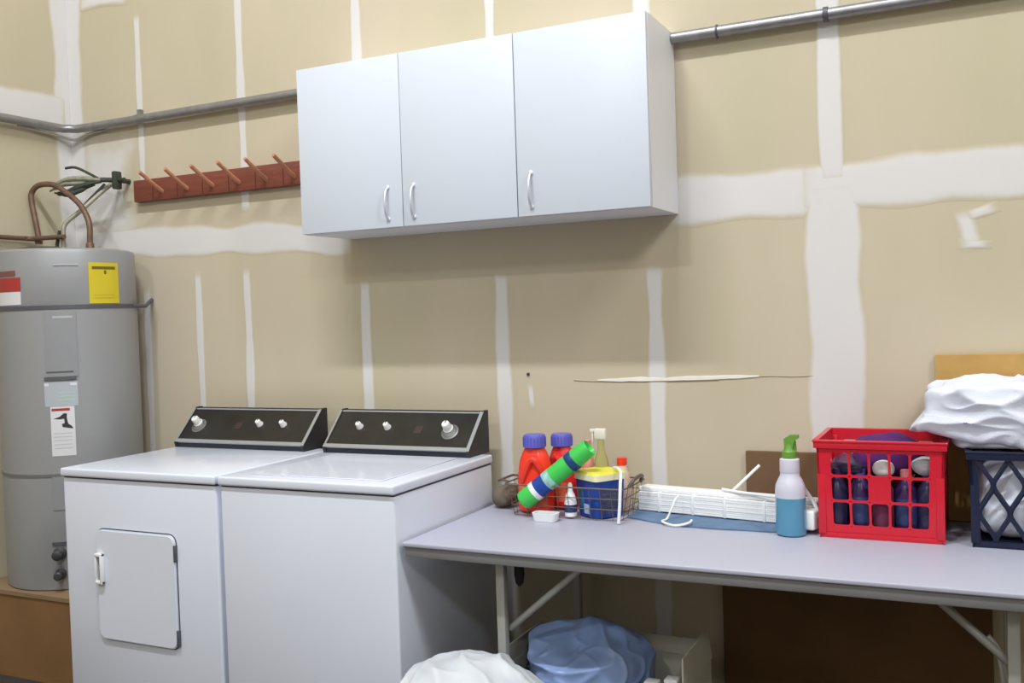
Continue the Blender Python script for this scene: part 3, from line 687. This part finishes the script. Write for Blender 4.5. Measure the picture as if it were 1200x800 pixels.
# ------------------------------------------------------------------ spray bottle with blue liquid
t = thing('spray_bottle', 'translucent spray bottle half full of blue liquid with green nozzle', 'bottle', (1.088, -.345, TZ+.001))
z = TZ+.001; cx, cy = 1.088, -.345
MB().lathe([(.038, z), (.043, z+.004), (.044, z+.012), (.044, z+.112)], 32, cx=cx, cy=cy).build('blue_liquid', bluefluid, t)
MB().lathe([(.044, z+.112), (.044, z+.132), (.042, z+.148), (.034, z+.166), (.0285, z+.176), (.0275, z+.188), (.0275, z+.223)], 32, cx=cx, cy=cy).build('upper_bottle', frost, t)
MB().lathe([(.0285, z+.186), (.0290, z+.187), (.0285, z+.224), (.018, z+.228), (.015, z+.229)], 24, cx=cx, cy=cy).build('collar', mat('pale_collar', S(216, 217, 232), .35, var=.01), t)
mb = MB(); mb.lathe([(.0215, z+0.2285), (.0215, z+0.2460), (.015, z+0.2540), (.013, z+0.2700)], 20, cx=cx, cy=cy)
mb.prism([(cx-.012, z+0.2580), (cx+.010, z+0.2540), (cx+.017, z+0.2780), (cx+.028, z+0.2870), (cx+.026, z+0.2960), (cx+.004, z+0.2960), (cx-.014, z+0.2840)], 1, cy-.012, cy+.012)
mb.prism([(cx+.010, z+0.2780), (cx+.019, z+0.2760), (cx+.021, z+0.2520), (cx+.015, z+0.2400), (cx+.011, z+0.2540)], 1, cy-.005, cy+.005)
mb.build('spray_nozzle', green2, t)

# ------------------------------------------------------------------ white blind bundle, cords, blue cloth
A = Vector((.562, -.175, 0)); B = Vector((1.160, -.275, 0)); d = (B-A).normalized(); n = Vector((-d.y, d.x, 0)); L = (B-A).length
Mx = Matrix(((d.x, n.x, 0, A.x), (d.y, n.y, 0, A.y), (0, 0, 1, TZ+.012), (0, 0, 0, 1)))
t = thing('rolled_blind', 'long bundled white slatted blind lying on blue cloth on the table', 'blind', (A.x, A.y, TZ+.012))
for k in range(9):
    z0 = .0005+.0068*k; j = rnd.uniform(-.0015, .0015)
    MB().box(j, L-.02+j+rnd.uniform(0, .006), -.002+rnd.uniform(-.0006, .0006), .066, z0, z0+.0068, .0008, 2, Mx).build('slat', vinyl, t)
MB().box(-.004, L-.010, .008, .060, .062, .078, .005, 3, Mx).build('head_rail', vinyl, t)
MB().box(L-.09, L+.008, -.008, .050, .002, .060, .008, 3, Mx @ Matrix.Rotation(-.10, 4, 'Z')).build('end_fold', vinyl, t)
for u in (.07, .19, .30, .43): MB().box(u, u+.010, -.0052, .069, -.001, .0645, .0022, 2, Mx).build('ladder_tape', whitepl, t)
MB().tube([(.715, -.235, TZ+.075), (.712, -.262, TZ+.068), (.704, -.282, TZ+.040), (.692, -.290, TZ+.012), (.690, -.335, TZ+.0125), (.735, -.352, TZ+.006), (.775, -.342, TZ+.014), (.782, -.325, TZ+.020)], .0036, 8, 5).build('cord', whitepl, t)
MB().tube([(.885, -.215, TZ+.096), (.960, -.155, TZ+.172)], .0052, 8).build('tilt_rod', whitepl, t)
MB().tube([(.85, -.200, TZ+.098), (.905, -.225, TZ+.096), (1.03, -.262, TZ+.094)], .005, 8).build('tilt_rod', whitepl, t)
MB().tube([(1.075, -.25, TZ+.165), (1.100, -.265, TZ+.145), (1.150, -.295, TZ+.082), (1.158, -.31, TZ+.05)], .006, 8, 4).build('tilt_rod', whitepl, t)
mb = MB(); N = 40; top = []
v = []; f = []
for i in range(N+1):
    s = i/N; x = .548+.52*s; yf = -.262-.098*math.sin(PI*min(1, s*1.6)*.5)*(1-.25*s)+.012*noise.noise(Vector((x*9, 0, 0))); yb = -.14-.08*s
    for j in range(9):
        k = j/8; y = yf+(yb-yf)*k; zz = TZ+.0085+.0028*noise.noise(Vector((x*14, y*14, 1)))-(.004 if j == 0 else 0)
        v.append((x, y, zz)); v.append((x, y, TZ+.0012))
for i in range(N):
    for j in range(8):
        a = (i*9+j)*2; b = a+18; f.append([a, b, b+2, a+2]); f.append([a+1, a+3, b+3, b+1])
    a = (i*9)*2; b = a+18; f.append([a, a+1, b+1, b])
    a = (i*9+8)*2; b = a+18; f.append([a, b, b+1, a+1])
for j in range(8):
    a = j*2; f.append([a, a+2, a+3, a+1]); a = (N*9+j)*2; f.append([a, a+1, a+3, a+2])
mb.add(v, f, True); mb.build('blue_cloth', bluecloth, label='folded blue-grey cloth lying flat under the white blind', cat='cloth')

# ------------------------------------------------------------------ wire basket of detergents
t = thing('wire_basket', 'brown wire basket holding detergent bottles beside the washing machine', 'basket', (.37, -.27, TZ+.001))
bx0, bx1, by0, by1, bz0, bz1 = .150, .560, -.340, -.125, TZ+.004, TZ+.108
def ring(z, e, r): 
    pts = [(x, y, z) for x, y in rrect(bx0-e, bx1+e, by0-e, by1+e, .03, 4)]; pts.append(pts[0]); return MB().tube(pts, r, 6)
ring(bz1, .010, .0028).build('rim', wire_m, t)
for z, e in ((bz0, -.010), (bz0+.035, -.004), (bz0+.070, .003)): ring(z, e, .0014).build('wire', wire_m, t)
def upright(x, y):
    cx_, cy_ = (bx0+bx1)/2, (by0+by1)/2
    fx = 1 if abs(x-cx_) > (bx1-bx0)/2-.001 else 0; fy = 1 if abs(y-cy_) > (by1-by0)/2-.001 else 0
    sx_ = math.copysign(1, x-cx_)*fx; sy_ = math.copysign(1, y-cy_)*fy
    MB().tube([(x-sx_*.010, y-sy_*.010, bz0), (x+sx_*.010, y+sy_*.010, bz1)], .0012, 5).build('upright', wire_m, t)
for k in range(10):
    x = bx0+.035+(bx1-bx0-.07)*k/9; upright(x, by0); upright(x, by1)
for k in range(4):
    y = by0+.035+(by1-by0-.07)*k/3; upright(bx0, y); upright(bx1, y)
MB().tube([(bx0-.010, -.30, bz1), (bx0-.040, -.29, bz1+.004), (bx0-.06, -.27, bz1-.002), (bx0-.045, -.19, bz1+.004), (bx0-.010, -.20, bz1)], .0042, 8, 5).build('handle', wire_m, t)
MB().tube([(bx1+.010, -.30, bz1), (bx1+.024, -.29, bz1+.022), (bx1+.030, -.25, bz1+.03), (bx1+.024, -.20, bz1+.022), (bx1+.010, -.18, bz1)], .0060, 8, 5).build('handle', wire_m, t)

def jug(x, y, z, w_, d_, h, m, capm, label, rot=0):
    """detergent bottle: oval body narrowing to a shoulder, moulded grip, ridged cap"""
    t = thing('detergent_bottle', label, 'bottle', (x, y, z), 'detergent bottles with violet caps')
    Mx = Matrix.Translation((x, y, z)) @ Matrix.Rotation(rot, 4, 'Z')
    MB().lathe([(.82, 0), (.97, .006), (1, .02), (1, h*.40), (.93, h*.56), (.86, h*.66), (.70, h*.76), (.56, h*.82), (.53, h*.86)], 30, Mx @ Matrix.Diagonal((w_, d_, 1, 1))).build('body', m, t)
    g = []
    for i in range(13):
        a = i/12; g.append(Mx @ Vector((-w_*.55+w_*1.15*a, -d_*(.86+.10*math.sin(PI*a)), h*(.40+.30*math.sin(PI*a*.9)))))
    MB().tube([tuple(q) for q in g], w_*.17, 9, rr=[w_*.12, w_*.16, w_*.2, w_*.22, w_*.22, w_*.22, w_*.22, w_*.22, w_*.22, w_*.21, w_*.18, w_*.15, w_*.10]).build('grip', m, t)
    c = MB(); 
    c.lathe([(w_*.60, h*.835), (w_*.63, h*.84), (w_*.60, h*.985), (w_*.56, h), (.001, h)], 28, Mx); 
    for k in range(20):
        c.box(w_*.60, w_*.635, -.0015, .0015, h*.85, h*.965, M=Mx @ Matrix.Rotation(2*PI*k/20, 4, 'Z'))
    c.build('cap', capm, t)
    l = MB(); vv = []; ff = []; n_ = 12
    for i in range(n_+1):
        a = math.radians(-150+110*i/n_)
        for zz in (h*.10, h*.36): vv.append(tuple(Mx @ Vector((1.012*w_*math.cos(a), 1.012*d_*math.sin(a), zz))))
    for i in range(n_): ff.append([2*i, 2*i+2, 2*i+3, 2*i+1])
    l.add(vv, ff, True).build('label', mat('orange_label', S(226, 104, 72), .45, var=.25, scale=40), t)
    return t
jug(.222, -.258, TZ+.005, .063, .042, .262, redpl2, violet, 'leftmost orange-red detergent bottle with violet cap in the wire basket', .1)
jug(.285, -.168, TZ+.005, .060, .042, .255, mat('deep_red_plastic', S(222, 44, 40), .32, var=.03, coat=.2), violet, 'second red detergent bottle with violet cap, behind the green bottle', -.25)
bottle('pink_bottle', .378, -.160, TZ+.005, .022, .235, peach, peach, 'slim pink bottle just right of the second violet cap')
# tilted green bottle lying across the basket
t = thing('green_bottle', 'green bottle with blue bands leaning across the red detergents', 'bottle', (.22, -.345, .80))
a = Vector((.210, -.345, .796)); b = Vector((.424, -.312, .966)); ax = (b-a); Lg = ax.length; q = Matrix.Translation(a) @ ax.to_track_quat('Z', 'Y').to_matrix().to_4x4()
R0 = .033
def seg(prof, name, m): return MB().lathe(prof, 26, q).build(name, m, t)
seg([(R0*.7, 0), (R0*.94, .006), (R0, .016), (R0, .055)], 'base_end', green)
seg([(R0+.0006, .055), (R0+.0006, .072)], 'white_band', whitepl)
seg([(R0, .072), (R0, .112)], 'blue_band', blue)
seg([(R0, .112), (R0+.0004, .114), (R0+.0004, .138), (R0, .140)], 'pale_label', mat('pale_aqua', S(150, 200, 196), .4, var=.25, scale=50))
seg([(R0, .140), (R0, .200), (R0*.97, .212)], 'body', green)
seg([(R0*.99, .212), (R0*1.03, .214), (R0*1.03, .236), (R0*.99, .238)], 'dark_band', mat('dark_blue_band', S(20, 66, 116), .4, var=.05))
seg([(R0*.97, .238), (R0*.96, .285), (R0*.84, .300), (R0*.5, Lg)], 'cap', green)
# blue tub with yellow lid
t = thing('detergent_tub', 'blue square tub with yellow and cream lid in the wire basket', 'tub', (.462, -.290, TZ+.005))
Mx = Matrix.Translation((.455, -.255, TZ+.005)) @ Matrix.Rotation(math.radians(-33), 4, 'Z')
def rsq(s, r, z0, z1, s1=None): 
    s1 = s1 or s; p0 = rrect(-s, s, -s, s, r, 5); p1 = rrect(-s1, s1, -s1, s1, r, 5); n = len(p0)
    return [(x, y, z0) for x, y in p0]+[(x, y, z1) for x, y in p1], [list(range(n))[::-1], list(range(n, 2*n))]+[[i, (i+1) % n, n+(i+1) % n, n+i] for i in range(n)]
v, f = rsq(.055, .014, 0, .122, .061); MB().add(v, f, True, Mx).build('tub_body', blue, t)
v, f = rsq(.0655, .016, .122, .142); MB().add(v, f, True, Mx).build('lid_rim', cream, t)
v, f = rsq(.064, .016, .142, .149, .060); MB().add(v, f, True, Mx).build('lid', ylid, t)
def tubside(u0, u1, z0, z1, side, name, m):
    k = .0005
    def pt(u, z): 
        s = .055+.006*z/.122+k+.0006
        return (u, -s, z) if side == 0 else (s, u, z)
    def pi(u, z):
        s = .055+.006*z/.122-.001
        return (u, -s, z) if side == 0 else (s, u, z)
    v = [pt(u0, z0), pt(u1, z0), pt(u1, z1), pt(u0, z1), pi(u0, z0), pi(u1, z0), pi(u1, z1), pi(u0, z1)]
    MB().add(v, [(0, 1, 2, 3), (0, 4, 5, 1), (1, 5, 6, 2), (2, 6, 7, 3), (3, 7, 4, 0)], False, Mx).build(name, m, t)
tubside(-.044, .042, .012, .095, 1, 'side_label', mat('violet_side_label', S(66, 66, 110), .45, var=.3, scale=50))
tubside(-.044, -.012, .030, .095, 0, 'front_label', teal)
tubside(-.014, .014, .010, .042, 0, 'white_square', mat('pale_blue_print', S(176, 196, 220), .5, var=.15, scale=90))
for k in range(4): tubside(-.034, .02, .030+.015*k, .035+.015*k, 1, 'label_line', mat('olive_print', S(96, 116, 100), .5, var=.2, scale=60))
# clear spray bottle with white trigger, red cap behind the tub, small white bottle, white tray
t = thing('trigger_bottle', 'clear pale-yellow bottle with square white trigger head behind the tub', 'bottle', (.440, -.185, TZ+.005))
MB().lathe([(.024, TZ+.005), (.027, TZ+.010), (.027, TZ+.145), (.022, TZ+.180), (.012, TZ+.212), (.011, TZ+.245)], 24, cx=.436, cy=-.185).build('body', clearpl, t)
mb = MB(); mb.box(.414, .456, -.195, -.175, TZ+.245, TZ+.283, .005); mb.box(.398, .414, -.191, -.179, TZ+.268, TZ+.281, .003); mb.box(.404, .411, -.189, -.181, TZ+.235, TZ+.270, .002)
mb.build('trigger_head', mat('ivory_plastic', S(226, 222, 214), .4, var=.02), t)
bottle('red_capped_bottle', .500, -.160, TZ+.005, .026, .178, mat('pale_pink_bottle', S(226, 196, 180), .35), redpl2, 'pale bottle with red cap peeking over the back of tub', neck=.55)
t = thing('small_white_bottle', 'small white bottle with blue print between green bottle and blue tub', 'bottle', (.365, -.352, TZ+.005))
MB().lathe([(.014, TZ+.005), (.020, TZ+.008), (.021, TZ+.05), (.015, TZ+.078), (.008, TZ+.092), (.008, TZ+.110), (.004, TZ+.118)], 20, cx=.372, cy=-.315).build('body', whitepl, t)
MB().lathe([(.0212, TZ+.022), (.0214, TZ+.023), (.0214, TZ+.046), (.0212, TZ+.047)], 20, cx=.372, cy=-.315, cap=False).build('label', blue_d, t)
t = thing('white_tray', 'little white plastic dish lying at the front of the wire basket', 'dish', (.305, -.415, TZ+.001))
mb = MB(); pts0 = rrect(.272, .348, -.402, -.358, .014, 4); pts1 = rrect(.266, .354, -.406, -.354, .016, 4); pts2 = rrect(.274, .346, -.399, -.361, .012, 4); n_ = len(pts0)
v = [(x, y, TZ+.001) for x, y in pts0]+[(x, y, TZ+.028) for x, y in pts1]+[(x, y, TZ+.028) for x, y in pts2]+[(x, y, TZ+.010) for x, y in pts2]
f = [list(range(n_))[::-1], [3*n_+i for i in range(n_)]]
for k in range(3): f += [[k*n_+i, k*n_+(i+1) % n_, (k+1)*n_+(i+1) % n_, (k+1)*n_+i] for i in range(n_)]
mb.add(v, f, True).build('dish', whitepl, t)
MB().box(.284, .336, -.392, -.367, TZ+.0101, TZ+.022, .003).build('dish_insert', mat('grey_green_sponge', S(130, 148, 140), .8, var=.1), t)
MB().tube([(.505, -.255, TZ+.162), (.530, -.285, TZ+.166), (.550, -.315, TZ+.156), (.560, -.350, TZ+.125), (.560, -.362, TZ+.06), (.556, -.366, TZ+.004)], .0052, 8, 5).build(
    'white_strap', whitepl, label='white strap draped over the right end of the wire basket', cat='strap')
cloth('brown_rag', (.075, -.18, TZ+.036), (.040, .075, .034), mat('brown_rag', S(104, 94, 82), .9, var=.2), 'brown rag wedged between washer and the wire basket', 'rag', 21, .010, .010, 4, 2.5)

# ------------------------------------------------------------------ on the floor under the table
def bag(name, c, ext, m, label, seed, amp=.05, fold=.04, power=2.3):
    return cloth(name, c, ext, m, label, 'bag', seed, amp, fold, 6, power, clampz=.002, freq=1.15)
bag('white_trash_bag', (.335, -.960, .232), (.275, .230, .245), bagw, 'puffy white plastic bag on the floor in front of the table leg', 31, .030, .017)
bag('blue_plastic_bag', (.500, -.505, .300), (.190, .165, .162), bagb, 'translucent blue plastic bag bulging out of the pale carton under table', 32, .045, .024)
t = thing('pale_carton', 'pale open carton on the floor under the table holding the blue bag', 'box', (.56, -.5, 0))
cx0, cx1, cy0, cy1, cz = .270, .835, -.660, -.340, .345
for (a, b, c_, d_) in ((cx0, cx1, cy0, cy0+.006), (cx0, cx1, cy1-.006, cy1), (cx0, cx0+.006, cy0+.006, cy1-.006), (cx1-.006, cx1, cy0+.006, cy1-.006)):
    MB().box(a, b, c_, d_, .006, cz-(.05 if c_ == cy0 and d_ < cy0+.01 else 0)).build('carton_side', boxw, t)
MB().box(cx0, cx1, cy0, cy1, 0, .006).build('carton_base', boxw, t)
def flap(p, nm='carton_flap'):
    p = [Vector(q) for q in p]; nn = (p[1]-p[0]).cross(p[2]-p[0]).normalized()*.004
    MB().add([tuple(q) for q in p]+[tuple(q+nn) for q in p], [(0, 1, 2, 3), (7, 6, 5, 4), (0, 4, 5, 1), (1, 5, 6, 2), (2, 6, 7, 3), (3, 7, 4, 0)]).build(nm, boxw, t)
flap([(cx1, cy0, cz), (cx1, cy1, cz), (cx1-.005, cy1-.02, cz+.095), (cx1-.005, cy0+.02, cz+.095)])
flap([(cx0, cy1, cz), (cx0, cy0, cz), (cx0+.005, cy0+.02, cz+.06), (cx0+.005, cy1-.02, cz+.06)])
flap([(cx0+.30, cy1, cz), (cx1, cy1, cz), (cx1-.03, cy1+.01, cz+.05), (cx0+.30, cy1+.01, cz+.05)])
for k, (x, h) in enumerate(((.715, .36), (.775, .375))):
    MB().box(x, x+.040, -.640, -.600, .01, h, .004).build('white_bottle_box', whitepl, label=('low white packet standing in the carton beside the blue bag', 'taller white packet standing in the carton near its right end')[k], cat='packet')
